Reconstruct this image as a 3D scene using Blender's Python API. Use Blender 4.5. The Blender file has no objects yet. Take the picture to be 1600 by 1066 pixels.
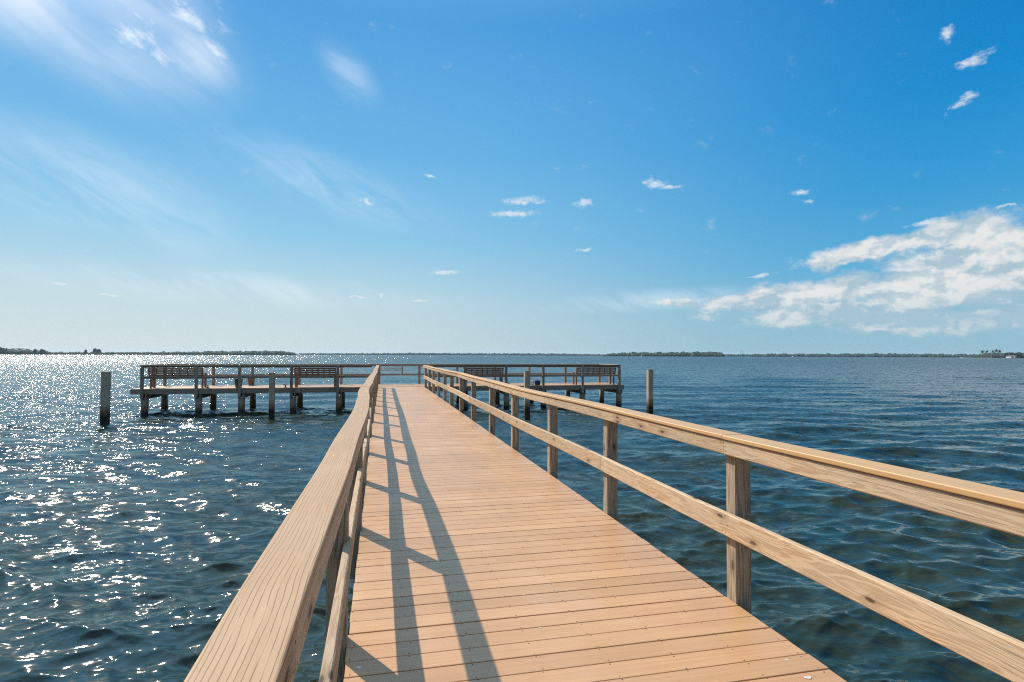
import bpy, math, random
import numpy as np
from mathutils import Vector, Matrix

R = math.radians
random.seed(7)
rng = np.random.default_rng(11)
S = bpy.context.scene
COL = S.collection

# ------------------------------------------------------------------ camera
EYE = 1.52            # above the deck, deck top is z = 0
WATER = -1.11
FPX = 900.0           # focal length in pixels of the 1600 px wide photograph
YAW, PITCH, ROLL = R(13.1), R(1.38), R(0.2)
cam_d = bpy.data.cameras.new('camera')
cam_d.sensor_width = 36.0
cam_d.lens = FPX / 1600 * 36
cam_d.clip_start = 0.05
cam_d.clip_end = 30000
cam = bpy.data.objects.new('camera', cam_d)
COL.objects.link(cam)
M_cam = Matrix.Rotation(-YAW, 4, 'Z') @ Matrix.Rotation(math.pi / 2 + PITCH, 4, 'X') @ Matrix.Rotation(ROLL, 4, 'Z')
cam.matrix_world = Matrix.Translation((0, 0, EYE)) @ M_cam
S.camera = cam

def px_dir(x, y):
    v = Vector(((x - 800) / FPX, -(y - 533) / FPX, -1.0))
    return (M_cam.to_3x3() @ v).normalized()

def px_azel(x, y):
    d = px_dir(x, y)
    return math.atan2(d.x, d.y), math.asin(d.z)

# ------------------------------------------------------------------ light
SUN_AZ, SUN_EL = R(-29.6), R(36.5)       # azimuth clockwise from +Y (along the boardwalk)
sun_dir = Vector((math.sin(SUN_AZ) * math.cos(SUN_EL), math.cos(SUN_AZ) * math.cos(SUN_EL), math.sin(SUN_EL)))
sun_d = bpy.data.lights.new('sun', 'SUN')
sun_d.energy = 5.0
sun_d.angle = R(0.53)
sun_d.color = (1.0, 0.89, 0.74)
sun = bpy.data.objects.new('sun', sun_d)
sun.rotation_euler = sun_dir.to_track_quat('Z', 'Y').to_euler()
sun.location = (0, 0, 60)
COL.objects.link(sun)

EXPO = 0.30
S.view_settings.view_transform = 'Standard'
S.view_settings.look = 'None'
S.view_settings.exposure = EXPO
S.view_settings.gamma = 1.0
S.view_settings.use_curve_mapping = False

# ------------------------------------------------------------------ node helpers
class NT:
    def __init__(s, tree):
        s.t = tree; s.n = tree.nodes; s.l = tree.links
    def node(s, typ, **kw):
        n = s.n.new(typ)
        for k, v in kw.items():
            setattr(n, k, v)
        return n
    def put(s, sock, v):
        if hasattr(v, 'is_output') or isinstance(v, bpy.types.NodeSocket):
            s.l.new(v, sock)
        elif isinstance(v, (tuple, list)) and sock.type == 'RGBA' and len(v) == 3:
            sock.default_value = (*v, 1)
        else:
            sock.default_value = v
    def math(s, op, a, b=None, c=None, clamp=False):
        n = s.node('ShaderNodeMath', operation=op, use_clamp=clamp)
        s.put(n.inputs[0], a)
        if b is not None: s.put(n.inputs[1], b)
        if c is not None: s.put(n.inputs[2], c)
        return n.outputs[0]
    def vec(s, op, a, b=None, scale=None):
        n = s.node('ShaderNodeVectorMath', operation=op)
        s.put(n.inputs[0], a)
        if b is not None: s.put(n.inputs[1], b)
        if scale is not None: s.put(n.inputs['Scale'], scale)
        return n.outputs['Value'] if op in ('LENGTH', 'DOT_PRODUCT', 'DISTANCE') else n.outputs[0]
    def mix(s, f, a, b, typ='MIX'):
        n = s.node('ShaderNodeMix', data_type='RGBA', blend_type=typ)
        n.clamp_factor = True
        s.put(n.inputs[0], f); s.put(n.inputs[6], a); s.put(n.inputs[7], b)
        return n.outputs[2]
    def ramp(s, v, lo, hi, a=0.0, b=1.0, smooth=True):
        n = s.node('ShaderNodeMapRange', interpolation_type='SMOOTHSTEP' if smooth else 'LINEAR')
        s.put(n.inputs[0], v); s.put(n.inputs[1], lo); s.put(n.inputs[2], hi); s.put(n.inputs[3], a); s.put(n.inputs[4], b)
        return n.outputs[0]
    def noise(s, v, scale, detail=3, rough=0.5, dist=0.0, out='Fac'):
        n = s.node('ShaderNodeTexNoise')
        s.put(n.inputs['Vector'], v)
        n.inputs['Scale'].default_value = scale; n.inputs['Detail'].default_value = detail
        n.inputs['Roughness'].default_value = rough; n.inputs['Distortion'].default_value = dist
        return n.outputs[out]
    def comb(s, x, y, z):
        n = s.node('ShaderNodeCombineXYZ')
        s.put(n.inputs[0], x); s.put(n.inputs[1], y); s.put(n.inputs[2], z)
        return n.outputs[0]
    def sep(s, v):
        n = s.node('ShaderNodeSeparateXYZ'); s.put(n.inputs[0], v)
        return n.outputs

# ------------------------------------------------------------------ sky
W = bpy.data.worlds.new('World')
S.world = W
W.use_nodes = True
w = NT(W.node_tree)
w.n.clear()
out = w.node('ShaderNodeOutputWorld')
bg = w.node('ShaderNodeBackground')
sky = w.node('ShaderNodeTexSky')
sky.sky_type = 'NISHITA'
sky.sun_disc = False
sky.sun_elevation = SUN_EL
sky.sun_rotation = SUN_AZ
sky.altitude = 0
sky.air_density = 1.0
sky.dust_density = 0.6
sky.ozone_density = 3.0
tc = w.node('ShaderNodeTexCoord')
gen = tc.outputs['Generated']
hs = w.node('ShaderNodeHueSaturation')
hs.inputs['Saturation'].default_value = 1.30
hs.inputs['Hue'].default_value = 0.487
hs.inputs['Value'].default_value = 1.0
w.put(hs.inputs['Color'], sky.outputs[0])
SKY_S = 0.10
x_, y_, z_ = w.sep(gen)[:3]
az = w.math('ARCTAN2', x_, y_)
el = w.math('ARCSINE', z_)
# air near the horizon: pale, a little brighter towards the sun
cosang = w.vec('DOT_PRODUCT', gen, tuple(sun_dir))
def lin(c, k=1.0):
    f = lambda u: ((u / 255 + 0.055) / 1.055) ** 2.4 if u / 255 > 0.04045 else u / 255 / 12.92
    return tuple(f(u) * k for u in c)
KS = 0.5 ** EXPO / SKY_S           # display colour -> sky radiance
def col_ramp(fac, stops):
    n = w.node('ShaderNodeValToRGB')
    cr = n.color_ramp
    while len(cr.elements) < len(stops): cr.elements.new(0.5)
    for e_, (p_, c_) in zip(cr.elements, stops):
        e_.position = p_; e_.color = (*lin(c_), 1)
    w.put(n.inputs[0], fac)
    return n.outputs[0]
elf = w.math('DIVIDE', el, math.pi / 2, clamp=True)
dg = lambda d: d / 90
away = col_ramp(elf, [(0, (150, 190, 206)), (dg(3), (140, 188, 210)), (dg(8), (92, 173, 217)), (dg(14), (56, 156, 214)), (dg(21), (24, 139, 207)), (dg(31), (3, 119, 192)), (dg(45), (40, 122, 184)), (dg(62), (84, 138, 184)), (1, (104, 148, 188))])
toward = col_ramp(elf, [(0, (210, 223, 224)), (dg(5), (193, 218, 226)), (dg(11), (142, 201, 232)), (dg(19), (102, 179, 230)), (dg(30), (70, 157, 222)), (dg(45), (122, 182, 228)), (dg(65), (132, 182, 222)), (1, (104, 148, 188))])
grad = w.mix(w.ramp(cosang, 0.28, 0.90), away, toward)
sun_side_boost = w.math('MULTIPLY', w.ramp(el, 0.55, 0.85), w.ramp(cosang, 0.55, 0.9))  # extra brightness added to unseen sky above the frame, to lighten the left water
grad = w.vec('SCALE', grad, scale=w.math('MULTIPLY_ADD', sun_side_boost, 3.4 * KS, KS))
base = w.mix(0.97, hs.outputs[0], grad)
# the bright air round the sun (above the frame)
aur = w.math('POWER', w.math('MAXIMUM', cosang, 0.0), 150.0)
base = w.mix(w.math('MULTIPLY', aur, 0.9), base, (24.0, 24.0, 23.0))
P = w.comb(az, el, 0.0)
Pst = w.vec('MULTIPLY', P, (1.0, 2.2, 1.0))
SKYCFG = dict(cloud_white=(6.9, 6.8, 6.6), cloud_shade=(3.5, 4.6, 5.3))

def ell(vecsock, cx, cy, rx, ry, rot=0.0):
    """0..1 falloff around a direction given in photo pixels (1 in the middle)."""
    a, e = px_azel(cx, cy)
    m = w.node('ShaderNodeMapping', vector_type='TEXTURE')
    m.inputs['Location'].default_value = (a, e, 0)
    m.inputs['Rotation'].default_value = (0, 0, R(rot))
    k = 1.0 / FPX
    c2 = math.cos(math.atan((cx - 800) / FPX)) ** 2
    m.inputs['Scale'].default_value = (rx * k * c2, ry * k * math.sqrt(c2), 1)
    w.put(m.inputs['Vector'], vecsock)
    d = w.vec('LENGTH', m.outputs[0])
    return w.ramp(d, 0.0, 1.0, 1.0, 0.0, smooth=False)

def union(items):
    r = items[0]
    for i in items[1:]:
        r = w.math('MAXIMUM', r, i)
    return r

def density(vecs, off):
    """cumulus bank + puffs; off moves the sample point (for self shading)."""
    v = w.vec('ADD', vecs, off)
    wob = w.vec('SUBTRACT', w.noise(w.vec('MULTIPLY', v, (1, 1.6, 1)), 16, 3, 0.55, out='Color'), (0.5, 0.5, 0.5))
    vw = w.vec('ADD', v, w.vec('MULTIPLY', wob, (0.10, 0.04, 0)))
    bank = [ell(vw, 1480, 440, 230, 82, 12), ell(vw, 1345, 392, 115, 24, 14), ell(vw, 1240, 462, 230, 32, 6),
            ell(vw, 1290, 490, 150, 32, 2), ell(vw, 1500, 360, 140, 34, 8), ell(vw, 1560, 372, 95, 52, 0),
            ell(vw, 1720, 450, 260, 125, 0), ell(vw, 1440, 507, 260, 26, -2), ell(vw, 1160, 470, 130, 20, 3), ell(vw, 1060, 474, 70, 10, 0)]
    bank = w.ramp(union(bank), 0.0, 0.75, -0.24, 1.15, smooth=False)
    n = w.noise(w.vec('MULTIPLY', v, (1, 1.45, 1)), 21, 9, 0.64, 0.15)
    d = w.math('ADD', bank, w.math('MULTIPLY', w.math('SUBTRACT', n, 0.5), 1.75))
    return w.ramp(d, -0.08, 0.74)

dA = density(P, (0, 0, 0))
dB = density(P, (-0.008, 0.016, 0))
# small puffs
wob = w.vec('SUBTRACT', w.noise(P, 30, 4, 0.6, out='Color'), (0.5, 0.5, 0.5))
vw = w.vec('ADD', P, w.vec('MULTIPLY', wob, (0.05, 0.02, 0)))
puffs = [(818, 314, 60, 11, 2), (800, 334, 60, 11, 4), (910, 318, 26, 16, 10), (1022, 286, 36, 16, -10), (1048, 291, 40, 6, 4),
         (698, 426, 46, 9, 0), (597, 461, 12, 7, 0), (560, 463, 30, 4, 0), (910, 391, 13, 6, 0), (1475, 56, 34, 14, 25), (1528, 92, 44, 16, 8),
         (1505, 160, 42, 12, 24), (1253, 299, 36, 9, 0), (1572, 323, 32, 6, 4), (1190, 431, 36, 6, 8), 
         (90, 442, 26, 4, 0), (170, 462, 30, 4, 0), (672, 276, 16, 4, 0), (573, 316, 22, 7, -15), (1450, 348, 60, 9, 10),
         (1262, 316, 12, 8, 0), (655, 470, 30, 3, 0)]
pf = union([ell(vw, *p) for p in puffs])
pn = w.noise(w.vec('MULTIPLY', P, (1, 1.7, 1)), 62, 7, 0.68)
pd = w.ramp(w.math('ADD', w.ramp(pf, 0, 0.8, -0.34, 0.50, smooth=False), w.math('MULTIPLY', w.math('SUBTRACT', pn, 0.5), 1.6)), 0.0, 0.72, 0, 0.78)
# thin cirrus
cv = w.node('ShaderNodeMapping')
cv.inputs['Rotation'].default_value = (0, 0, R(28))
w.put(cv.inputs['Vector'], P)
cn = w.noise(w.vec('MULTIPLY', cv.outputs[0], (3, 13, 1)), 2.6, 7, 0.6, 0.7)
cb = w.noise(P, 3.2, 3, 0.5)
bright = union([ell(P, 170, 15, 300, 150, -22), ell(P, 290, 85, 120, 65, -20), ell(P, 60, -20, 260, 120, 0)])
faint = union([ell(P, 500, 285, 260, 60, -14), ell(P, 545, 115, 80, 40, -40), ell(P, 150, 300, 340, 110, -14), ell(P, 350, 450, 480, 40, -2),
               ell(P, 1010, 470, 260, 24, 2)])
pat = w.noise(w.vec('MULTIPLY', cv.outputs[0], (1, 2.6, 1)), 9.0, 7, 0.62, 0.3)
pz = union([ell(P, 215, 45, 150, 75, -25), ell(P, 325, 92, 62, 42, -30), ell(P, 290, 15, 120, 40, 0)])
pz = w.math('MULTIPLY', w.ramp(pz, 0, 0.9), w.ramp(pat, 0.40, 0.72))
soft = w.noise(w.vec('MULTIPLY', cv.outputs[0], (1, 3.0, 1)), 3.4, 5, 0.55, 0.3)
cir1 = w.math('MAXIMUM', w.math('MULTIPLY', w.ramp(bright, 0, 1.0, 0, 0.62), w.ramp(soft, 0.34, 0.68, 0.22, 1.0)), w.math('MULTIPLY', pz, 0.95))
cir2 = w.math('MULTIPLY', w.ramp(faint, 0, 1.0, 0, 0.34), w.ramp(w.math('ADD', w.math('MULTIPLY', cn, 0.4), w.math('MULTIPLY', soft, 0.6)), 0.36, 0.66))
veil = w.math('MULTIPLY', w.ramp(cosang, 0.45, 1.0), 0.03)
veil = w.math('MULTIPLY', veil, w.ramp(cb, 0.2, 0.8, 0.6, 1.2))

c = base
c = w.mix(w.math('MINIMUM', veil, 0.9), c, (6.8, 7.6, 8.0))
c = w.mix(cir2, c, (8.0, 8.6, 9.2))
c = w.mix(w.math('MULTIPLY', cir1, 0.95), c, (9.6, 9.6, 9.5))
def lump(o_):
    q = w.vec('ADD', P, o_)
    a_ = w.noise(w.vec('MULTIPLY', q, (1, 1.25, 1)), 30, 6, 0.55, 0.1)
    return a_
relief = w.math('SUBTRACT', lump((-0.006, 0.010, 0)), lump((0, 0, 0)))
lown = w.noise(w.vec('MULTIPLY', P, (1, 2.6, 1)), 11, 5, 0.6)
basesh = union([ell(vw, 1335, 492, 130, 22, -3), ell(vw, 1600, 468, 90, 34, 0), ell(vw, 1460, 500, 120, 14, 0)])
shade = w.math('ADD', w.math('ADD', w.ramp(relief, -0.08, 0.10, 0.0, 0.85, smooth=False), w.ramp(basesh, 0.0, 0.7, 0, 0.55)), w.ramp(w.math('SUBTRACT', dB, dA), 0.0, 0.5, 0.0, 0.5))
shade = w.math('ADD', shade, w.ramp(lown, 0.44, 0.70, -0.12, 0.75), clamp=True)
ccol = w.mix(shade, SKYCFG['cloud_white'], SKYCFG['cloud_shade'])
c = w.mix(w.math('MULTIPLY', dA, w.ramp(el, -0.01, 0.12, 0.35, 0.93)), c, ccol)
c = w.mix(pd, c, (6.4, 6.9, 7.2))
# overhead and behind the camera: unseen warm cloud added to soften the blue fill
bn_ = w.noise(w.vec('MULTIPLY', gen, (1.0, 1.0, 1.5)), 2.3, 7, 0.6, 0.3)
outside = w.math('MAXIMUM', w.ramp(el, 0.62, 0.95), w.ramp(w.vec('DOT_PRODUCT', gen, (math.sin(YAW), math.cos(YAW), 0)), 0.45, -0.1))
fill_cloud = w.math('MULTIPLY', w.ramp(bn_, 0.36, 0.62), w.math('MULTIPLY', outside, w.ramp(el, 0.0, 0.1)))
c = w.mix(w.math('MULTIPLY', fill_cloud, w.ramp(cosang, 0.4, 0.9, 0.62, 0.2)), c, (4.9, 4.45, 4.15))
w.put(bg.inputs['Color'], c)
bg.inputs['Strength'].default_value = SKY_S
w.l.new(bg.outputs[0], out.inputs[0])
W.cycles.sampling_method = 'MANUAL'
W.cycles.sample_map_resolution = 512

# ------------------------------------------------------------------ materials
def new_mat(name):
    m = bpy.data.materials.new(name); m.use_nodes = True
    t = NT(m.node_tree); t.n.clear()
    o = t.node('ShaderNodeOutputMaterial'); b = t.node('ShaderNodeBsdfPrincipled')
    t.l.new(b.outputs[0], o.inputs[0])
    return m, t, b

def board_coords(t):
    a = t.node('ShaderNodeAttribute', attribute_name='lc')
    oi = t.node('ShaderNodeObjectInfo')
    rnd = oi.outputs['Random']
    off = t.comb(t.math('MULTIPLY', rnd, 91.0), t.math('MULTIPLY', rnd, 37.0), t.math('MULTIPLY', rnd, 53.0))
    return t.vec('ADD', a.outputs['Vector'], off), rnd

def wood(name, light, dark, knots=0.0, grey=0.35, greycol=(0.33, 0.31, 0.27), rough=0.75, var=0.2, ring=1.0):
    m, t, b = new_mat(name)
    v, rnd = board_coords(t)
    warp = t.noise(t.vec('MULTIPLY', v, (0.9, 5, 5)), 1.0, 3, 0.5, out='Color')
    vd = t.vec('ADD', t.vec('MULTIPLY', v, (0.55, 16, 16)), t.vec('MULTIPLY', warp, (0.0, 3.6 * ring, 3.6 * ring)))
    rings = t.noise(vd, 2.0, 2, 0.4)
    rr = t.math('SINE', t.math('MULTIPLY', rings, 34.0))
    rr = t.ramp(rr, -0.5, 1.0, 0, 1)
    fine = t.noise(t.vec('MULTIPLY', v, (4, 130, 130)), 1.0, 4, 0.65)
    blot = t.noise(t.vec('MULTIPLY', v, (1.6, 5, 5)), 1.0, 4, 0.6)
    f = t.math('ADD', t.math('MULTIPLY', rr, 0.55), t.math('MULTIPLY', t.ramp(fine, 0.35, 0.72), 0.32))
    col = t.mix(f, light, dark)
    col = t.mix(t.math('MULTIPLY', t.ramp(blot, 0.38, 0.68), grey), col, greycol)
    if knots > 0:
        vo = t.node('ShaderNodeTexVoronoi', feature='F1', voronoi_dimensions='2D')
        sx, sy, sz = t.sep(v)[:3]
        t.put(vo.inputs['Vector'], t.comb(t.math('MULTIPLY', sx, 2.6), t.math('MULTIPLY', t.math('ADD', sy, sz), 8.0), 0.0))
        vo.inputs['Scale'].default_value = 1.0
        d = t.math('ADD', vo.outputs['Distance'], t.math('MULTIPLY', t.math('SUBTRACT', fine, 0.5), 0.05))
        kk = t.ramp(d, 0.05, 0.10, 0.85, 0.0)
        halo = t.ramp(d, 0.06, 0.32, 0.5, 0.0)
        sel = t.math('GREATER_THAN', t.sep(vo.outputs['Color'])[0], 1.0 - knots)
        col = t.mix(t.math('MULTIPLY', halo, sel), col, tuple(x * 0.65 for x in dark))
        col = t.mix(t.math('MULTIPLY', kk, sel), col, (0.05, 0.03, 0.02))
    # long drying cracks
    cr = t.noise(t.vec('MULTIPLY', v, (0.8, 42, 42)), 1.0, 2, 0.5)
    crk = t.ramp(t.math('ABSOLUTE', t.math('SUBTRACT', cr, 0.5)), 0.0, 0.012, 0.55, 0.0)
    crk = t.math('MULTIPLY', crk, t.ramp(blot, 0.5, 0.6))
    col = t.mix(crk, col, (0.04, 0.03, 0.02))
    tint = t.ramp(rnd, 0, 1, 1 - var, 1 + var * 0.5, smooth=False)
    col = t.vec('SCALE', col, scale=tint)
    t.put(b.inputs['Base Color'], col)
    b.inputs['Roughness'].default_value = rough
    b.inputs['Specular IOR Level'].default_value = 0.3
    bp = t.node('ShaderNodeBump'); bp.inputs['Strength'].default_value = 0.5; bp.inputs['Distance'].default_value = 0.0025
    t.put(bp.inputs['Height'], t.math('SUBTRACT', t.math('MULTIPLY', fine, 1.0), t.math('ADD', t.math('MULTIPLY', rr, 0.35), crk)))
    t.l.new(bp.outputs[0], b.inputs['Normal'])
    return m, t, b, col

def composite(name, c0, c1, lines=0.0, rough=0.42, dirt=0.25, var=0.16, spec=0.5):
    m, t, b = new_mat(name)
    v, rnd = board_coords(t)
    streak = t.noise(t.vec('MULTIPLY', v, (1.1, 60, 60)), 1.0, 3, 0.6)
    grit = t.noise(v, 420, 2, 0.7)
    blot = t.noise(t.vec('MULTIPLY', v, (1.4, 2.5, 2.5)), 1.0, 4, 0.6)
    f = t.math('ADD', t.math('MULTIPLY', streak, 0.6), t.math('MULTIPLY', blot, 0.5))
    col = t.mix(t.ramp(f, 0.35, 0.75), c0, c1)
    col = t.mix(t.math('MULTIPLY', t.ramp(grit, 0.55, 0.75), 0.22), col, tuple(x * 0.45 for x in c1))
    h = t.math('MULTIPLY', grit, 0.25)
    if lines > 0:
        wv = t.noise(t.vec('MULTIPLY', v, (1.6, 9, 9)), 1.0, 2, 0.5)
        ph = t.math('ADD', t.math('MULTIPLY', t.sep(v)[1], 560.0), t.math('MULTIPLY', wv, 26.0))
        ln = t.ramp(t.math('SINE', ph), 0.72, 1.0)
        brk = t.noise(t.vec('MULTIPLY', v, (9, 60, 60)), 1.0, 2, 0.5)
        ln = t.math('MULTIPLY', ln, t.ramp(brk, 0.34, 0.52, 0.25, 1.0))
        col = t.mix(t.math('MULTIPLY', ln, lines), col, tuple(x * 0.42 for x in c1))
        h = t.math('SUBTRACT', h, t.math('MULTIPLY', ln, 1.0))
    # grime and pale wear, in world-size patches
    g = t.node('ShaderNodeNewGeometry')
    dn = t.noise(t.vec('MULTIPLY', g.outputs['Position'], (1.0, 0.7, 1.0)), 1.3, 5, 0.6)
    col = t.mix(t.math('MULTIPLY', t.ramp(dn, 0.5, 0.75), dirt), col, (0.50, 0.40, 0.33))
    col = t.vec('SCALE', col, scale=t.ramp(rnd, 0, 1, 1 - var, 1 + var * 0.6, smooth=False))
    t.put(b.inputs['Base Color'], col)
    t.put(b.inputs['Roughness'], t.ramp(dn, 0.3, 0.7, rough - 0.07, rough + 0.10))
    b.inputs['Specular IOR Level'].default_value = spec
    bp = t.node('ShaderNodeBump'); bp.inputs['Strength'].default_value = 0.45; bp.inputs['Distance'].default_value = 0.0015
    t.put(bp.inputs['Height'], t.math('ADD', h, t.math('MULTIPLY', streak, 0.4)))
    t.l.new(bp.outputs[0], b.inputs['Normal'])
    return m

def plain(name, col, rough=0.6, metal=0.0, vary=0.15, scale=6.0, spec=0.4):
    m, t, b = new_mat(name)
    g = t.node('ShaderNodeNewGeometry')
    n = t.noise(g.outputs['Position'], scale, 4, 0.6)
    k = t.ramp(n, 0.3, 0.7, 1 - vary, 1 + vary)
    cc = t.vec('SCALE', t.mix(0.0, col, col), scale=k)
    t.put(b.inputs['Base Color'], cc)
    b.inputs['Roughness'].default_value = rough; b.inputs['Metallic'].default_value = metal
    b.inputs['Specular IOR Level'].default_value = spec
    return m

def piling_mat(name, c, dark=(0.018, 0.016, 0.012), top=-0.62):
    m, t, b, col = wood(name, c, tuple(x * 0.6 for x in c), grey=0.4, greycol=(0.26, 0.26, 0.23), rough=0.85, var=0.1)
    g = t.node('ShaderNodeNewGeometry')
    z = t.sep(g.outputs['Position'])[2]
    n = t.noise(g.outputs['Position'], 9, 4, 0.6)
    zz = t.math('ADD', z, t.math('MULTIPLY', t.math('SUBTRACT', n, 0.5), 0.35))
    col2 = t.mix(t.ramp(zz, top, top + 0.32, 0.75, 0.0), col, (0.13, 0.08, 0.045))
    col2 = t.mix(t.ramp(zz, top - 0.18, top + 0.06, 1.0, 0.0), col2, dark)
    t.put(b.inputs['Base Color'], col2)
    t.put(b.inputs['Roughness'], t.ramp(zz, WATER, top, 0.35, 0.85))
    return m

MAT = {}
MAT['deck'] = composite('composite_decking', (0.57, 0.322, 0.155), (0.485, 0.258, 0.117), lines=0.0, rough=0.40, dirt=0.22, var=0.09, spec=0.42)
MAT['cap'] = composite('composite_cap_grained', (0.44, 0.272, 0.150), (0.37, 0.220, 0.116), lines=0.62, rough=0.65, dirt=0.12, var=0.08, spec=0.25)
MAT['cap2'] = composite('composite_cap_golden', (0.58, 0.345, 0.150), (0.52, 0.30, 0.125), lines=0.0, rough=0.5, dirt=0.05, var=0.08)
MAT['pine'] = wood('weathered_pine', (0.57, 0.405, 0.25), (0.33, 0.195, 0.10), knots=0.40, grey=0.5, greycol=(0.47, 0.38, 0.275))[0]
MAT['post'] = wood('post_timber', (0.50, 0.385, 0.255), (0.14, 0.095, 0.06), knots=0.3, grey=0.5, greycol=(0.34, 0.31, 0.25), ring=0.7)[0]
MAT['old'] = wood('old_grey_timber', (0.33, 0.27, 0.205), (0.16, 0.125, 0.095), knots=0.2, grey=0.6, greycol=(0.30, 0.275, 0.235))[0]
MAT['bench'] = wood('bench_timber', (0.34, 0.20, 0.13), (0.20, 0.11, 0.07), knots=0.0, grey=0.3, greycol=(0.28, 0.2, 0.15))[0]
MAT['piling'] = piling_mat('round_piling_timber', (0.34, 0.26, 0.18), top=-0.90)
MAT['pile_sq'] = piling_mat('square_piling_timber', (0.50, 0.41, 0.30), top=-0.62)
MAT['screw'] = plain('dark_screw_hole', (0.05, 0.035, 0.03), 0.6)
MAT['dropping'] = plain('white_dropping', (0.58, 0.56, 0.52), 0.8, vary=0.1, scale=60)
MAT['white'] = plain('white_paint', (0.78, 0.78, 0.77), 0.4, vary=0.05)
MAT['black'] = plain('black_rubber', (0.03, 0.03, 0.035), 0.6)
MAT['navy'] = plain('dark_blue_canvas', (0.02, 0.04, 0.09), 0.8)
MAT['bucket'] = plain('dark_brown_plastic', (0.07, 0.045, 0.035), 0.5)
MAT['bucket2'] = plain('tan_plastic', (0.20, 0.12, 0.085), 0.5)
MAT['steel'] = plain('galvanised_steel', (0.42, 0.43, 0.44), 0.45, 0.9)
MAT['sand'] = plain('shore_sand', (0.36, 0.33, 0.24), 0.9, scale=0.05)
MAT['roof'] = plain('grey_roof', (0.22, 0.2, 0.19), 0.8)
MAT['trunk'] = plain('palm_trunk', (0.18, 0.14, 0.1), 0.9)
MAT['glass'] = plain('dark_glass', (0.03, 0.04, 0.05), 0.1, spec=0.8)

def leaf_mat(name, a, b_, scale):
    m, t, b = new_mat(name)
    g = t.node('ShaderNodeNewGeometry')
    n = t.noise(g.outputs['Position'], scale, 5, 0.65)
    t.put(b.inputs['Base Color'], t.mix(t.ramp(n, 0.35, 0.65), a, b_))
    b.inputs['Roughness'].default_value = 0.8
    b.inputs['Specular IOR Level'].default_value = 0.2
    return m
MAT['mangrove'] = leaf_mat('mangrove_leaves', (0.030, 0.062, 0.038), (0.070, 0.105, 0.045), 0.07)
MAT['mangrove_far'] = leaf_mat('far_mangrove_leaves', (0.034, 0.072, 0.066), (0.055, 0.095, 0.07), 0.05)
MAT['palm'] = leaf_mat('palm_leaves', (0.025, 0.058, 0.04), (0.05, 0.085, 0.045), 0.4)

# ------------------------------------------------------------------ mesh helpers
def mesh_obj(name, verts, faces, mat, parent=None, lc=None, smooth=False, origin=None):
    v = np.asarray(verts, dtype=np.float64)
    if origin is None:
        origin = (v.min(0) + v.max(0)) / 2
    origin = np.asarray(origin, dtype=np.float64)
    me = bpy.data.meshes.new(name)
    me.from_pydata((v - origin).tolist(), [], faces)
    if lc is not None:
        a = me.attributes.new('lc', 'FLOAT_VECTOR', 'POINT')
        a.data.foreach_set('vector', np.asarray(lc, dtype=np.float32).ravel())
    me.materials.append(mat)
    if smooth:
        me.polygons.foreach_set('use_smooth', [True] * len(me.polygons))
    me.update()
    o = bpy.data.objects.new(name, me)
    COL.objects.link(o)
    place(o, parent, origin)
    return o

WLOC = {}
def place(o, parent, wloc):
    wl = Vector(wloc)
    if parent is not None:
        o.parent = parent
        o.location = wl - WLOC[parent]
    else:
        o.location = wl
    WLOC[o] = wl

def thing(name, label, cat, loc, group=None):
    o = bpy.data.objects.new(name, None)
    o.empty_display_size = 0.3
    COL.objects.link(o)
    place(o, None, loc)
    return tag(o, label, cat, group)

def tag(o, label, cat, group=None, kind=None):
    if label: o['label'] = label
    if cat: o['category'] = cat
    if group: o['group'] = group
    if kind: o['kind'] = kind
    return o

def sweep_data(path, w_, t_, side=None, bev=0.006, rnd=2, lc0=0.0, circ=0):
    """rounded box section swept along path; returns verts, faces, lc."""
    path = [Vector(p) for p in path]
    if circ:
        prof = [(math.cos(2 * math.pi * k / circ) * w_ / 2, math.sin(2 * math.pi * k / circ) * w_ / 2) for k in range(circ)]
    else:
        prof = []
        hx, hy = w_ / 2 - bev, t_ / 2 - bev
        for q, (sx, sy) in enumerate(((1, 1), (-1, 1), (-1, -1), (1, -1))):
            for k in range(rnd):
                a = math.pi / 2 * (q + (k / (rnd - 1) if rnd > 1 else 0.5))
                prof.append((sx * hx + bev * math.cos(a), sy * hy + bev * math.sin(a)))
    n = len(prof)
    V, L, F = [], [], []
    s = lc0
    for i, p in enumerate(path):
        a = path[max(0, i - 1)]; b_ = path[min(len(path) - 1, i + 1)]
        T = (b_ - a).normalized()
        if i: s += (p - path[i - 1]).length
        Sd = Vector(side) if side is not None else T.cross(Vector((0, 0, 1))).normalized()
        U = Sd.cross(T).normalized()
        for (x, y) in prof:
            V.append(p + Sd * x + U * y); L.append((s, x, y))
    for i in range(len(path) - 1):
        for k in range(n):
            a, b_ = i * n + k, i * n + (k + 1) % n
            F.append((a, b_, b_ + n, a + n))
    F.append(tuple(range(n - 1, -1, -1)))
    F.append(tuple(range((len(path) - 1) * n, len(path) * n)))
    return V, F, L

def sweep(name, path, w_, t_, mat, parent=None, **kw):
    smooth = kw.pop('smooth', False)
    V, F, L = sweep_data(path, w_, t_, **kw)
    return mesh_obj(name, V, F, mat, parent, L, smooth=smooth)

def box(name, lo, hi, mat, parent=None, bev=0.004):
    """box with its grain along the longest side."""
    lo, hi = Vector(lo), Vector(hi)
    d = hi - lo; c_ = (lo + hi) / 2
    k = max(range(3), key=lambda i: d[i])
    a = Vector(c_); b_ = Vector(c_); a[k] = lo[k]; b_[k] = hi[k]
    if k == 2: side, w_, t_ = (1, 0, 0), d[0], d[1]
    elif k == 1: side, w_, t_ = (1, 0, 0), d[0], d[2]
    else: side, w_, t_ = (0, 1, 0), d[1], d[2]
    bev = min(bev, w_ * 0.3, t_ * 0.3)
    return sweep(name, [a, b_], w_, t_, mat, parent, side=side, bev=bev)

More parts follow.
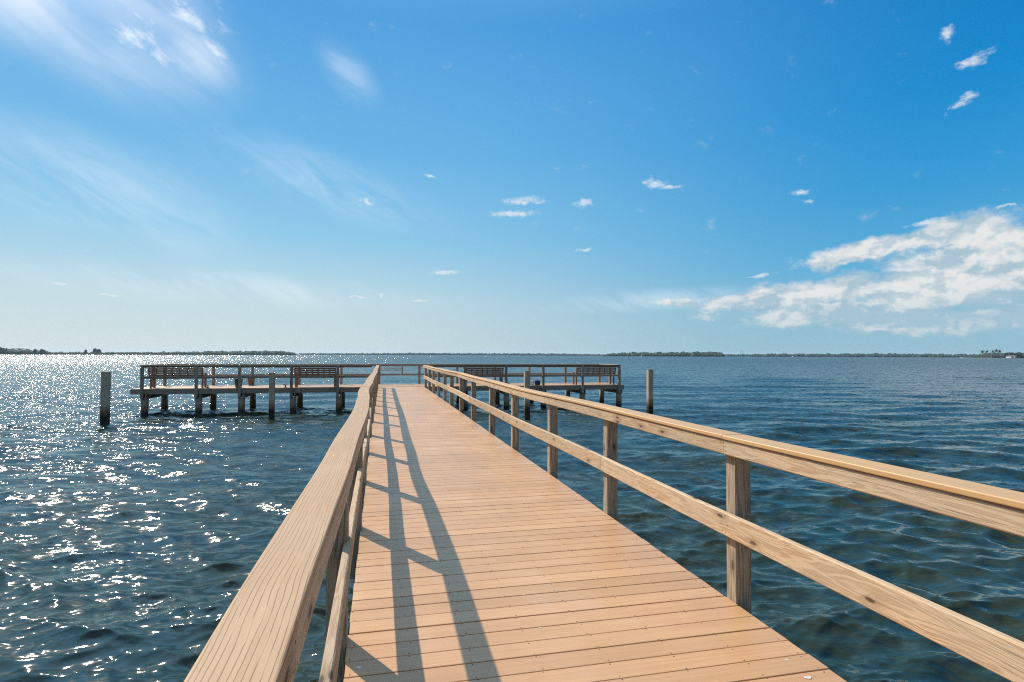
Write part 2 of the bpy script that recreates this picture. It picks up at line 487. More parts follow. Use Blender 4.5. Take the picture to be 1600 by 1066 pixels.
def post(name, x, y, z0, z1, s, mat, parent, bev=0.008):
    j = random.uniform(-0.004, 0.004)
    return sweep(name, [(x, y, z0), (x + j, y, z1)], s, s, mat, parent, side=(1, 0, 0), bev=bev)

def interp_path(xs, ys, t):
    """cosine interpolation"""
    xs = list(xs)
    if t <= xs[0]: return ys[0]
    if t >= xs[-1]: return ys[-1]
    for i in range(len(xs) - 1):
        if xs[i] <= t <= xs[i + 1]:
            f = (t - xs[i]) / (xs[i + 1] - xs[i])
            f = 0.5 - 0.5 * math.cos(math.pi * f)
            return ys[i] * (1 - f) + ys[i + 1] * f

# ------------------------------------------------------------------ water
def build_water():
    # rings round the boardwalk, fine near it and coarser towards the horizon
    r = [1.4]
    while r[-1] < 7000:
        q = r[-1]
        dr = max(0.020, q * q / 1450)
        dr = min(dr, 0.0125 * q if q < 110 else 0.0125 * q * (q / 110) ** 0.35)
        r.append(q + max(dr, 0.018))
    r = np.array(r)
    th = np.concatenate([np.arange(R(-36), R(62), R(0.125)), np.arange(R(62), R(324), R(2.0))])
    nr, nt = len(r), len(th)
    RR, TT = np.meshgrid(r, th, indexing='ij')
    X = RR * np.sin(TT); Y = RR * np.cos(TT)
    DR = np.gradient(r)[:, None] * np.ones((1, nt))
    tang = np.gradient(th); tang = np.abs(tang)[None, :] * RR
    sp = np.maximum(DR, tang * 0.8)
    Z = np.zeros_like(X); DX = np.zeros_like(X); DY = np.zeros_like(X)
    g = np.random.default_rng(5)
    main = R(8)                      # waves run roughly along the boardwalk
    lam = np.concatenate([np.geomspace(0.085, 0.2, 22), np.geomspace(0.21, 0.7, 34), np.geomspace(0.7, 5.2, 40)])
    near = RR < 900
    for l in lam:
        spread = R(33) if l < 1 else R(21)
        a = main + g.normal(0, spread) + (math.pi if g.random() < 0.15 else 0)
        k = 2 * np.pi / l
        slope = 0.034 if l < 0.2 else 0.052 if l < 0.5 else 0.052 if l < 1.3 else 0.036
        if l > 2.5: slope = 0.018
        A = slope / k * g.uniform(0.7, 1.3)
        kx, ky = k * np.sin(a), k * np.cos(a)
        wgt = np.clip((l / sp - 2.2) / 2.5, 0, 1)
        if wgt.max() <= 0: continue
        phs = kx * X + ky * Y + g.uniform(0, 6.28)
        Z += A * wgt * np.cos(phs)
        DX -= 1.05 * A * wgt * np.sin(a) * np.sin(phs)
        DY -= 1.05 * A * wgt * np.cos(a) * np.sin(phs)
    # gusts: rougher and calmer patches
    gust = 1.0 + 0.28 * np.sin(X * 0.21 + 1.0 + 0.6 * np.sin(Y * 0.13)) * np.sin(Y * 0.17 + 2.0 + 0.5 * np.sin(X * 0.11))
    Z *= gust
    P3 = np.stack([X + DX * gust, Y + DY * gust, WATER + Z], -1).reshape(-1, 3)
    P3 = np.vstack([P3, [[0, 0, WATER]]])
    i = np.arange(nr - 1)[:, None]; j = np.arange(nt)[None, :]; j2 = (j + 1) % nt
    q = np.stack([i * nt + j, i * nt + j2, (i + 1) * nt + j2, (i + 1) * nt + j], -1).reshape(-1, 4)[:, ::-1]
    tri = np.stack([np.arange(nt), (np.arange(nt) + 1) % nt, np.full(nt, nr * nt)], -1)
    me = bpy.data.meshes.new('water')
    me.vertices.add(len(P3)); me.vertices.foreach_set('co', P3.astype(np.float32).ravel())
    nl = q.size + tri.size
    me.loops.add(nl); me.loops.foreach_set('vertex_index', np.concatenate([q.ravel(), tri.ravel()]).astype(np.int32))
    npol = len(q) + len(tri)
    me.polygons.add(npol)
    st = np.concatenate([np.arange(len(q)) * 4, len(q) * 4 + np.arange(len(tri)) * 3]).astype(np.int32)
    me.polygons.foreach_set('loop_start', st)
    me.polygons.foreach_set('use_smooth', np.ones(npol, dtype=bool))
    me.update(calc_edges=True)
    o = bpy.data.objects.new('water', me); COL.objects.link(o)
    tag(o, 'choppy blue green bay water glittering on the left', None, kind='structure')
    print('WATER', nr, nt, npol)
    return o

def water_mat():
    m, t, b = new_mat('bay_water')
    g = t.node('ShaderNodeNewGeometry')
    pos = g.outputs['Position']
    dist = t.vec('LENGTH', pos)
    rot = t.node('ShaderNodeMapping'); rot.inputs['Rotation'].default_value = (0, 0, R(10))
    t.put(rot.inputs['Vector'], pos)
    p = t.vec('MULTIPLY', rot.outputs[0], (0.42, 1.0, 0.3))
    def tilt(scale, detail, rough, amp, distn=0.0):
        c_ = t.noise(p, scale, detail, rough, distn, out='Color')
        v = t.vec('SUBTRACT', c_, (0.5, 0.5, 0.5))
        v = t.vec('MULTIPLY', v, (0.75, 1.0, 0.0))
        return t.vec('SCALE', v, scale=amp)
    # ripples too small for the mesh, and far off the waves the mesh can no longer carry
    n1 = tilt(5.5, 3.6, 0.62, t.ramp(dist, 4, 30, 1.25, 3.0))
    n2 = tilt(26.0, 2, 0.5, t.ramp(dist, 3, 25, 0.50, 0.6))
    n3 = tilt(1.6, 2, 0.5, t.ramp(dist, 20, 140, 0.0, 3.0))
    n4 = tilt(0.35, 2, 0.5, t.ramp(dist, 120, 700, 0.0, 1.3))
    tl = t.vec('ADD', t.vec('ADD', n1, n2), t.vec('ADD', n3, n4))
    # at grazing angles a wave hides its own far side: only slopes turned towards the eye are seen
    ih = t.vec('MULTIPLY', g.outputs['Incoming'], (1, 1, 0))
    away_ = t.math('MAXIMUM', t.math('MULTIPLY', t.vec('DOT_PRODUCT', tl, ih), -1.0), 0.0)
    tl = t.vec('ADD', tl, t.vec('SCALE', ih, scale=t.math('MULTIPLY', away_, 1.35)))
    N = t.vec('ADD', g.outputs['Normal'], tl)
    N = t.vec('NORMALIZE', N)
    t.l.new(N, b.inputs['Normal'])
    # murky olive body colour, greener in patches
    bn = t.noise(pos, 0.35, 4, 0.6)
    col = t.mix(t.ramp(bn, 0.35, 0.65), (0.017, 0.038, 0.034), (0.028, 0.037, 0.018))
    t.put(b.inputs['Base Color'], col)
    b.inputs['IOR'].default_value = 1.35
    t.put(b.inputs['Roughness'], t.ramp(dist, 5, 300, 0.06, 0.18))
    return m
water = build_water()
water.data.materials.append(water_mat())

# ------------------------------------------------------------------ boardwalk
DL = lambda y: -0.158 + 0.005 * max(0.0, y)      # left edge of the deck
DR_ = 2.150                                      # right edge
PITCHB = 0.1447
POST_Y = [-4.85, -2.85, -0.85, 1.18, 3.21, 5.25, 7.15, 9.24, 11.2, 13.45, 15.45, 17.6, 19.45, 21.4, 23.45, 25.3, 27.4]
JOIST_X = [-0.12, 0.16, 0.467, 0.793, 1.13, 1.474, 1.796, 2.105]
END_Y = 27.72

walk = thing('boardwalk', 'tan composite boardwalk of crosswise planks running out to the far platform', 'boardwalk', (1, 10, 0))
V, F, L = sweep_data([(-1.15, 0, 0), (1.15, 0, 0)], 0.1392, 0.025, side=(0, 1, 0), bev=0.0035, rnd=3)
plank0 = mesh_obj('plank', V, F, MAT['deck'], walk, L, origin=(0, 0, 0))
plank_me = plank0.data
y = -3.6
n = 0
planks = []
while y < END_Y - 0.07:
    o = plank0 if n == 0 else plank0.copy()
    if n:
        COL.objects.link(o); o.parent = walk
    l_, r_ = DL(y) + random.uniform(-0.003, 0.003), DR_ + random.uniform(-0.003, 0.003)
    z = -0.0125 + random.uniform(-0.0012, 0.0012)
    o.location = Vector(((l_ + r_) / 2, y, z)) - WLOC[walk]
    o.scale = ((r_ - l_) / 2.3, 1 + random.uniform(-0.008, 0.008), 1)
    o.rotation_euler = (0, random.uniform(-0.0005, 0.0005), random.uniform(-0.0006, 0.0006))
    planks.append((y, l_, r_, z))
    y += PITCHB * random.choice((0.992, 0.996, 1.0, 1.0, 1.012))
    n += 1
print('PLANKS', n)
# dark countersunk screws: two per joist on every plank
sv, sf = [], []
for (py, l_, r_, z) in planks:
    if py > 14 or py < -0.5: continue
    for jx in JOIST_X:
        for dy in (-0.055, 0.055):
            cx = jx + random.gauss(0, 0.006); cy = py + dy + random.gauss(0, 0.004)
            rr = random.choice((0.0034, 0.0042, 0.0050)); k0 = len(sv)
            for q in range(6):
                a = q * math.pi / 3
                sv.append((cx + rr * math.cos(a), cy + rr * math.sin(a), z + 0.0128))
            sf.append(tuple(range(k0, k0 + 6)))
o = mesh_obj('deck_screws', sv, sf, MAT['screw'], walk); o['kind'] = 'stuff'
# joists, beams and pilings under it
for jx in JOIST_X:
    box('joist', (max(jx, -0.11) - 0.019, -3.6, -0.21), (max(jx, -0.11) + 0.019, END_Y, -0.0275), MAT['old'], walk)
for py in POST_Y:
    if py < -3.5: continue
    box('cross_beam', (-0.13, py - 0.04, -0.40), (2.12, py + 0.04, -0.213), MAT['old'], walk)
for py in POST_Y[1::2]:
    for px_ in (0.35, 1.65):
        sweep('piling', [(px_, py + 0.2, -4), (px_, py + 0.2, -0.215)], 0.28, 0.28, MAT['piling'], walk, side=(1, 0, 0), circ=12, smooth=True)

def splat(name, x, y, z, rx, ry, parent, seed):
    g = random.Random(seed)
    v = [(x, y, z + 0.0015)]; k = 11
    for q in range(k):
        a = q * 2 * math.pi / k
        f = g.uniform(0.55, 1.15)
        v.append((x + rx * f * math.cos(a), y + ry * f * math.sin(a), z + 0.0006))
    return mesh_obj(name, v, [(0, 1 + q, 1 + (q + 1) % k) for q in range(k)], MAT['dropping'], parent)

def deck_pt(px_, py_, h=0.0):
    d = px_dir(px_, py_); s = (h - EYE) / d.z
    return d.x * s, d.y * s
for i, (a, b_, rx, ry) in enumerate([(560, 1043, .022, .014), (717, 936, .013, .012), (1262, 1059, .03, .02), (1229, 1031, .017, .01), (844, 981, .011, .009),
                                     (818, 930, .008, .007), (625, 829, .016, .02), (965, 830, .012, .016), (845, 985, .006, .005), (775, 1004, .005, .004), (728, 809, .01, .012)]):
    X, Y = deck_pt(a, b_)
    splat('bird_dropping', X, Y, 0.0008, rx * 0.62, ry * 0.7, walk, i)

# ------------------------------------------------------------------ walkway railings
WY = [-6, 0.9, 3.1, 5.6, 6.6, 8.5, 10.8, 18, 27.5]
WX = [-.216, -.214, -.180, -.146, -.154, -.186, -.150, -.07, 0.0]      # centre of the left cap, slightly crooked
capL = lambda y: interp_path(WY, WX, y)
MX = [-.145, -.145, -.146, -.140, -.128, -.118, -.128, -.100, -.02]
midL = lambda y: interp_path(WY, MX, y) 
capR = lambda y: 2.170 + 0.010 * math.sin(y * 0.55 + 1) + 0.004 * math.sin(y * 1.7)
midR = lambda y: 2.130 + 0.006 * math.sin(y * 0.7 + 2) - 0.004
zR = lambda y: 0.010 * math.sin(y * 0.45 + 0.5) + 0.005 * math.sin(y * 1.3)

def rail(side, name, label, xc, xm, zof, cap_joints, top_joints, mid_joints, capmats, edge):
    th_ = thing(name, label, 'railing', (xc(10), 10, 0))
    sgn = 1 if side == 'R' else -1
    px_ = (lambda y: DR_ + 0.056) if side == 'R' else (lambda y: DL(y) - 0.056 + 0.30 * (capL(y) + 0.18))
    for py in POST_Y:
        post('post', px_(py), py, -0.42, 0.99 + zof(py), 0.108, MAT['post'], th_)
    def seg(nm, fn, zc, w_, t_, joints, mats, step=0.25, bev=0.006, rnd=2):
        for i in range(len(joints) - 1):
            a, b_ = joints[i] + 0.002, joints[i + 1] - 0.002
            k = max(2, int((b_ - a) / step) + 1)
            ys = [a + (b_ - a) * q / k for q in range(k + 1)]
            dz = random.uniform(-0.0015, 0.0015)
            # side vector -X for a path running +Y, so 'across' stays horizontal
            sweep(nm, [(fn(yy), yy, zc + zof(yy) + dz) for yy in ys], w_, t_, mats[i % len(mats)], th_, bev=bev, rnd=rnd, lc0=random.uniform(0, 5))
    capw = 0.140 if side == 'L' else 0.158
    seg('cap_board', xc, 1.0075, capw, 0.026, cap_joints, capmats, bev=0.006, rnd=4)
    topx = (lambda y: xc(y) + capw / 2 - 0.024) if side == 'L' else (lambda y: xc(y) - capw / 2 + 0.026 + 0.006)
    seg('top_rail', topx, 0.9455, 0.038, 0.092, top_joints, [MAT['pine']])
    seg('mid_rail', xm, 0.470, 0.038, 0.140, mid_joints, [MAT['pine']])
    # nail heads where the boards cross the posts
    nv, nf = [], []
    face = -1 if side == 'R' else 1
    for py in POST_Y[2:12]:
        for (fx, zs) in ((topx, (0.925, 0.965)), (xm, (0.425, 0.47, 0.515))):
            for zc in zs:
                for dy in (-0.022, 0.024):
                    if random.random() < 0.2: continue
                    cx = fx(py) + face * 0.0196; cy = py + dy + random.gauss(0, .006); cz = zc + zof(py) + random.gauss(0, .006)
                    k0 = len(nv)
                    for q in range(6):
                        a = q * math.pi / 3
                        nv.append((cx, cy + 0.0042 * math.cos(a), cz + 0.0042 * math.sin(a)))
                    nf.append(tuple(range(k0, k0 + 6)))
    mesh_obj('nail_heads', nv, nf, MAT['screw'], th_)['kind'] = 'stuff'
    return th_
J = POST_Y
rl = rail('L', 'walkway_railing', 'left hand boardwalk railing with grained tan cap board, casting its shadow on the deck', capL, midL, lambda y: 0.004 * math.sin(y),
          [-4.85, -0.4, 3.12, 6.6, 9.24, 13.45, 17.6, 21.4, 27.6], [-4.85, 1.18, 5.25, 9.24, 13.45, 17.6, 21.4, 27.5], [-4.85, -0.85, 3.21, 7.15, 11.2, 15.45, 19.45, 23.45, 27.5],
          [MAT['cap']], 0)
rr_ = rail('R', 'walkway_railing', 'right hand boardwalk railing of sunlit knotty pine under a rounded golden cap board', capR, midR, zR,
           [-4.85, -0.85, 3.21, 7.15, 11.2, 15.45, 19.45, 23.45, 27.6], [-4.85, -0.85, 3.21, 7.15, 11.2, 15.45, 19.45, 23.45, 27.5], [-4.85, 1.18, 5.25, 9.24, 13.45, 17.6, 21.4, 27.5],
           [MAT['cap2'], MAT['cap2']], 0)
# droppings and dark screws on the left cap
X, Y = deck_pt(379, 948, 1.021)
splat('bird_dropping', X, Y, 1.0212, 0.012, 0.010, rl, 40)
sv, sf = [], []
for j in (1.15, 2.2, 3.18, 4.0, 5.1, 6.2, 0.35):
    for dx in (-0.045, 0.04):
        cx, cy = capL(j) + dx, j + random.uniform(-.03, .03)
        k0 = len(sv)
        for q in range(8):
            a = q * math.pi / 4
            sv.append((cx + 0.0032 * math.cos(a), cy + 0.0032 * math.sin(a), 1.0212 + 0.004 * math.sin(j)))
        sf.append(tuple(range(k0, k0 + 8)))
mesh_obj('cap_screws', sv, sf, MAT['screw'], rl)['kind'] = 'stuff'

# ------------------------------------------------------------------ end platform
PY0, PY1 = 27.78, 30.32
PX0, PX1 = -10.30, 12.42
PXS = [-9.84, -7.72, -5.97, -3.80, -1.79, 0.08, 2.12, 4.10, 6.15, 8.05, 10.12, 12.12]
plat = thing('fishing_platform', 'wide timber platform on pilings across the end of the boardwalk', 'pier', (1.0, 29, 0))
yy = PY0 + 0.07
rows = int((PY1 - PY0) / PITCHB)
proto = None
for r_i in range(rows):
    for k in range(5):
        x0 = PX0 + (PX1 - PX0) * k / 5; x1 = PX0 + (PX1 - PX0) * (k + 1) / 5
        if proto is None:
            V, F, L = sweep_data([(-(x1 - x0) / 2 + .002, 0, 0), ((x1 - x0) / 2 - .002, 0, 0)], 0.1392, 0.025, side=(0, 1, 0), bev=0.0035, rnd=2)
            o = proto = mesh_obj('plank', V, F, MAT['deck'], plat, L, origin=(0, 0, 0))
        else:
            o = proto.copy(); COL.objects.link(o); o.parent = plat
        o.location = Vector(((x0 + x1) / 2, yy + r_i * PITCHB, -0.0125 + random.uniform(-.001, .001))) - WLOC[plat]
for Yf in (PY0 - 0.02, PY1 + 0.02):
    for k in range(5):
        x0 = PX0 + (PX1 - PX0) * k / 5 + .003; x1 = PX0 + (PX1 - PX0) * (k + 1) / 5 - .003
        if Yf < 28 and k == 2:
            x0, x1 = x0, x1
        box('fascia_board', (x0, Yf - 0.019, -0.235), (x1, Yf + 0.019, -0.004 - 0.022), MAT['old'], plat)
for Xf in (PX0 + 0.0, PX1 - 0.0):
    box('fascia_board', (Xf - 0.019, PY0 + 0.002, -0.235), (Xf + 0.019, PY1 - 0.002, -0.027), MAT['old'], plat)
for q in range(5):
    yj = PY0 + 0.25 + q * 0.5
    box('stringer', (PX0 + 0.03, yj - 0.02, -0.235), (PX1 - 0.03, yj + 0.02, -0.027), MAT['old'], plat)
for X in PXS:
    for d in (-0.09, 0.09):
        box('cross_beam', (X + 0.06 + d - 0.022, PY0 - 0.10, -0.44), (X + 0.06 + d + 0.022, PY1 + 0.10, -0.238), MAT['old'], plat)
    for Yp in (PY0 + 0.10, PY1 - 0.12):
        lean = random.uniform(-0.04, 0.04)
        path = [(X + 0.06 + lean, Yp, -4), (X + 0.06 + lean * 0.4, Yp, -1.0), (X + 0.06, Yp, -0.445)]
        sweep('piling', path, 0.29, 0.29, MAT['piling'], plat, side=(1, 0, 0), circ=14, smooth=True)

def plat_rail(label, xs, Yp, sgn, x0, x1):
    """sgn -1: posts outside the near edge, +1: outside the far edge."""
    th_ = thing('platform_railing', label, 'railing', ((x0 + x1) / 2, Yp, 0))
    for X in xs:
        post('post', X, Yp, -0.40, 1.0, 0.115, MAT['old'], th_)
    yi = Yp - sgn * 0.078
    k = max(1, round((x1 - x0) / 4.0))
    for q in range(k):
        a = x0 + (x1 - x0) * q / k + 0.003; b_ = x0 + (x1 - x0) * (q + 1) / k - 0.003
        box('top_rail', (a, yi - 0.019, 0.912), (b_, yi + 0.019, 1.0), MAT['old'], th_)
        box('mid_rail', (a, yi - 0.019, 0.435), (b_, yi + 0.019, 0.53), MAT['old'], th_)
        sweep('cap_board', [(a, Yp - sgn * 0.03, 1.015), ((a + b_) / 2, Yp - sgn * 0.03, 1.015 + random.uniform(-.008, .006)), (b_, Yp - sgn * 0.03, 1.015)],
              0.17, 0.027, MAT['old'], th_, side=(0, -1, 0), bev=0.006, rnd=3)
    return th_
YN, YF = PY0 - 0.10, PY1 + 0.10
plat_rail('grey timber railing along the near edge of the platform, left of the boardwalk', PXS[:5], YN, -1, PX0 + 0.38, -0.26)
plat_rail('grey timber railing along the near edge of the platform, right of the boardwalk', PXS[7:], YN, -1, 2.30, PX1 - 0.22)
far = plat_rail('dark timber railing along the far edge of the platform, facing the open bay', PXS, YF, 1, PX0 + 0.38, PX1 - 0.22)
for X, lab in ((PX0 + 0.44, 'short railing closing the left end of the platform'), (PX1 - 0.28, 'short railing closing the right end of the platform')):
    t_ = thing('end_railing', lab, 'railing', (X, 29, 0))
    box('top_rail', (X - .019, YN + .11, .913), (X + .019, YF - .11, 1.0), MAT['old'], t_)
    box('mid_rail', (X - .019, YN + .11, .435), (X + .019, YF - .11, .53), MAT['old'], t_)
    post('post', X, 29.0, -0.02 + .03, 0.998, 0.10, MAT['old'], t_)
    sweep('cap_board', [(X, YN + .12, 1.016), (X, YF - .12, 1.016)], 0.15, 0.027, MAT['pine' if X > 0 else 'old'], t_, bev=0.006)
# low board and stub post in the far railing, seen straight down the boardwalk
box('stub_post', (1.20, YF - 0.16, 0.535), (1.28, YF - 0.10, 0.91), MAT['old'], far)
for zz in (0.70, 0.80):
    box('slat', (0.16, YF - 0.155, zz), (1.197, YF - 0.12, zz + 0.035), MAT['bench'], far)
box('tag_plate', (0.22, YF - 0.175, 0.77), (0.33, YF - 0.157, 0.88), MAT['white'], far)

# ------------------------------------------------------------------ benches
def bench(x0, x1, label, arm_l=True, arm_r=True):
    yb = YN + 0.16
    t_ = thing('bench', label, 'bench', ((x0 + x1) / 2, yb + 0.25, 0), 'slatted benches along the near railing of the platform')
    m = MAT['bench']
    lean = 0.16
    for i, (za, zb) in enumerate(((.535, .61), (.63, .705), (.725, .80), (.82, .895))):
        f = lambda z: yb + lean * (1 - (z - .45) / .45)
        zc = (za + zb) / 2
        a = Vector((x0, f(zc), zc)); b_ = Vector((x1, f(zc), zc))
        sweep('back_slat', [a, b_], 0.024, zb - za, m, t_, side=(0, 1, 0), bev=0.004)
    nb = 8
    for k in range(nb):
        X = x0 + 0.03 + (x1 - x0 - 0.06) * k / (nb - 1)
        sweep('back_batten', [(X, yb + lean + 0.0 - .028, .45), (X, yb - .028, .90)], 0.05, 0.024, m, t_, side=(1, 0, 0), bev=0.003)
    for k in range(4):
        ys = yb + lean + 0.06 + k * 0.105
        box('seat_slat', (x0, ys, 0.415), (x1, ys + 0.09, 0.445), m, t_)
    for X in (x0 + 0.06, x1 - 0.06):
        box('leg', (X - 0.04, yb + lean + 0.01, 0.003), (X + 0.04, yb + lean + 0.05, 0.412), m, t_)
        box('leg', (X - 0.04, yb + lean + 0.42, 0.003), (X + 0.04, yb + lean + 0.50, 0.412), m, t_)
        box('arm_rest', (X - 0.045, yb + 0.03, 0.64), (X + 0.045, yb + lean + 0.50, 0.67), m, t_)
        box('arm_post', (X - 0.035, yb + lean + 0.43, 0.448), (X + 0.035, yb + lean + 0.49, 0.637), m, t_)
    return t_
bench(-9.68, -7.5, 'reddish slatted bench at the far left end of the platform')
bench(-3.72, -1.88, 'reddish slatted bench on the platform between the left walkway railing and the second free piling')
bench(4.18, 6.07, 'dark slatted bench on the platform just right of the boardwalk')
bench(9.85, 12.02, 'dark slatted bench at the far right end of the platform')

# ------------------------------------------------------------------ small things on the platform
def bucket(name, label, x, y, r0, r1, h, mat, z=0.0):
    t_ = thing(name, label, 'bucket', (x, y, z))
    prof = [(r0, 0.003), (r1, h), (r1 + .012, h), (r1 + .012, h - .03), (r1 - .01, h - .035), (r0 - .015, .02)]
    prof = [(r0, .003), (r1 - .004, h - .03), (r1 + .01, h - .03), (r1 + .01, h), (r1 - .012, h), (r0 - .015, .015)]
    V, F = [], []; n_ = 20
    for (r_, z_) in prof:
        for k in range(n_):
            a = 2 * math.pi * k / n_; V.append((x + r_ * math.cos(a), y + r_ * math.sin(a), z + z_))
    for i in range(len(prof) - 1):
        for k in range(n_):
            F.append((i * n_ + k, i * n_ + (k + 1) % n_, (i + 1) * n_ + (k + 1) % n_, (i + 1) * n_ + k))
    F.append(tuple(range(n_ - 1, -1, -1))); F.append(tuple(range((len(prof) - 1) * n_, len(prof) * n_)))
    mesh_obj('tub', V, F, mat, t_, smooth=False)
    pts = [(x + r1 * math.cos(a), y - 0.05, z + h - 0.03 + 0.14 * math.sin(a)) for a in [math.pi * q / 10 for q in range(11)]]
    sweep('handle', pts, 0.012, 0.012, MAT['steel'], t_, side=(0, 1, 0), circ=6)
bucket('bait_bucket', 'dark round bucket behind a near railing post on the left arm of the platform', -6.1, YN + .42, .13, .18, .40, MAT['bucket'])
bucket('bait_bucket', 'tan bucket against the far railing on the left arm of the platform', -5.95, YF - .40, .12, .17, .36, MAT['bucket2'])

def cleat(x, y, label):
    t_ = thing('mooring_cleat', label, 'cleat', (x, y, 0), 'black mooring cleats on the platform deck')
    box('base', (x - .05, y - .03, .0025), (x + .05, y + .03, .03), MAT['black'], t_)
    sweep('stem', [(x, y, .031), (x, y, .10)], .05, .05, MAT['black'], t_, side=(1, 0, 0), circ=8)
    sweep('horn', [(x - .11, y, .125), (x - .04, y, .112), (x + .04, y, .112), (x + .11, y, .125)], .04, .035, MAT['black'], t_, side=(0, 1, 0), circ=8)
cleat(-7.45, YN + .75, 'small black cleat on the deck right of the far left bench')
cleat(-4.1, YN + .35, 'small black cleat on the deck left of the reddish second bench')
cleat(6.35, YN + .35, 'small black cleat on the deck right of the third bench')

# tackle bag with a white cooler beside it
t_ = thing('tackle_bag', 'dark blue canvas bag on the right arm of the platform beside a railing post', 'bag', (7.9, YN + .45, 0))
V, F, L = sweep_data([(7.74, YN + .45, .115), (7.76, YN + .45, .118), (7.88, YN + .45, .12), (7.98, YN + .45, .116), (8.0, YN + .45, .115)], .18, .225, side=(0, 1, 0), bev=.05, rnd=5)
mesh_obj('body', V, F, MAT['navy'], t_, L, smooth=True)
sweep('strap', [(7.8, YN + .45, .22), (7.83, YN + .45, .29), (7.90, YN + .45, .29), (7.93, YN + .45, .22)], .03, .01, MAT['black'], t_, side=(0, 1, 0), bev=.002)
t_ = thing('cooler', 'small white cooler left of the dark blue bag on the platform', 'cooler', (7.55, YN + .45, 0))
box('body', (7.44, YN + .33, .003), (7.66, YN + .57, .20), MAT['white'], t_, bev=.012)
box('lid', (7.43, YN + .32, .203), (7.67, YN + .58, .245), MAT['white'], t_, bev=.012)
sweep('handle', [(7.45, YN + .45, .22), (7.47, YN + .45, .30), (7.63, YN + .45, .30), (7.65, YN + .45, .22)], .018, .018, MAT['black'], t_, side=(0, 1, 0), circ=6)

# ------------------------------------------------------------------ free-standing pilings
for (X, Y, h, s, lean, lab) in (
        (-9.79, 24.2, 0.83, 0.25, 0.03, 'tall square mooring piling furthest left, standing alone in the glittering water'),
        (-4.17, 25.0, 0.76, 0.21, 0.0, 'square mooring piling in front of the left arm of the platform'),
        (6.15, 23.6, 0.83, 0.225, 0.0, 'square mooring piling seen above the right walkway railing, in front of the platform'),
        (11.85, 23.7, 0.88, 0.235, 0.02, 'square mooring piling furthest right, standing alone off the end of the platform')):
    t_ = thing('mooring_piling', lab, 'piling', (X, Y, WATER), 'free-standing mooring pilings off the platform')
    path = [(X - lean, Y, -4), (X - lean * .5, Y, -1.2), (X - lean * .2, Y, 0), (X, Y, h)]
    sweep('shaft', path, s, s, MAT['pile_sq'], t_, side=(1, 0, 0), bev=0.02, rnd=3)
    sweep('top_cap', [(X, Y, h + .001), (X, Y, h + .012)], s + .012, s + .012, MAT['old'], t_, side=(1, 0, 0), bev=0.02, rnd=3)

# ------------------------------------------------------------------ far shores
def az_of(px_): return math.atan2((px_ - 800), FPX) + YAW
_ico = None
def ico():
    global _ico
    if _ico is None:
        p = (1 + 5 ** .5) / 2
        v = np.array([(-1, p, 0), (1, p, 0), (-1, -p, 0), (1, -p, 0), (0, -1, p), (0, 1, p), (0, -1, -p), (0, 1, -p), (p, 0, -1), (p, 0, 1), (-p, 0, -1), (-p, 0, 1)], float)
        v /= np.linalg.norm(v[0])
        f = [(0, 11, 5), (0, 5, 1), (0, 1, 7), (0, 7, 10), (0, 10, 11), (1, 5, 9), (5, 11, 4), (11, 10, 2), (10, 7, 6), (7, 1, 8), (3, 9, 4), (3, 4, 2), (3, 2, 6), (3, 6, 8), (3, 8, 9), (4, 9, 5), (2, 4, 11), (6, 2, 10), (8, 6, 7), (9, 8, 1)]
        _ico = (v, f)
    return _ico

def wood_mass(name, label, a0, a1, D, hfun, mat, depth=60, step=3.2, layers=4):
    """one stand of mangrove: thousands of leaf clumps on a low bank."""
    iv, if_ = ico()
    V, F = [], []
    arc = abs(a1 - a0) * D
    nclump = int(arc / step)
    for i in range(nclump):
        for ly in range(layers):
            f = (i + rng.random()) / nclump
            a = a0 + (a1 - a0) * f
            H = hfun(f)
            if H < 0.4: continue
            ly_f = ly / (layers - 1)
            r_ = D + depth * ly_f * min(1, H / 6) + rng.uniform(-6, 6)
            rad = H * rng.uniform(.16, .34)
            z = WATER + 0.3 + (H - rad) * (0.32 + 0.62 * ly_f) * rng.uniform(.78, 1.04)
            c_ = np.array([r_ * math.sin(a), r_ * math.cos(a), z])
            k0 = len(V)
            s = np.array([rad * rng.uniform(1.0, 1.8), rad * rng.uniform(1.0, 1.8), rad])
            for p in iv * s * rng.uniform(.85, 1.15, (12, 1)) + c_: V.append(p)
            F += [(x + k0, y_ + k0, z_ + k0) for (x, y_, z_) in if_]
    # solid core so no light comes through at the foot
    nseg = max(8, int(nclump / 3))
    k0 = len(V)
    for i in range(nseg + 1):
        f = i / nseg; a = a0 + (a1 - a0) * f; H = max(0.3, hfun(f) * .62)
        for (rr, zz) in ((D - 2, WATER - .3), (D + 4, WATER + H), (D + depth * .7, WATER + H * 1.1), (D + depth, WATER - .3)):
            V.append(np.array([rr * math.sin(a), rr * math.cos(a), zz]))
    for i in range(nseg):
        for q in range(3):
            b0 = k0 + i * 4 + q; F.append((b0, b0 + 1, b0 + 5, b0 + 4))
    o = mesh_obj(name, np.array(V), F, mat)
    tag(o, label, None, kind='stuff')
    return o

def prof(pts, D, base_noise=.12, seed=0, a0=None, a1=None):
    """pts: (px, height px) ; returns height in metres for fraction f of the arc."""
    az_ = [az_of(p[0]) if p[0] > -5000 else p[0] for p in pts]
    hh = [p[1] * 1.28 * D / FPX for p in pts]
    ph = random.Random(seed).uniform(0, 6)
    def f_(f):
        a = a0 + (a1 - a0) * f
        h = np.interp(a, az_, hh)
        nz = math.sin(a * 310 + ph) + .7 * math.sin(a * 730 + 2 * ph) + .5 * math.sin(a * 1700 + ph * 3)
        return h * (1 + base_noise * .5 * nz)
    return f_

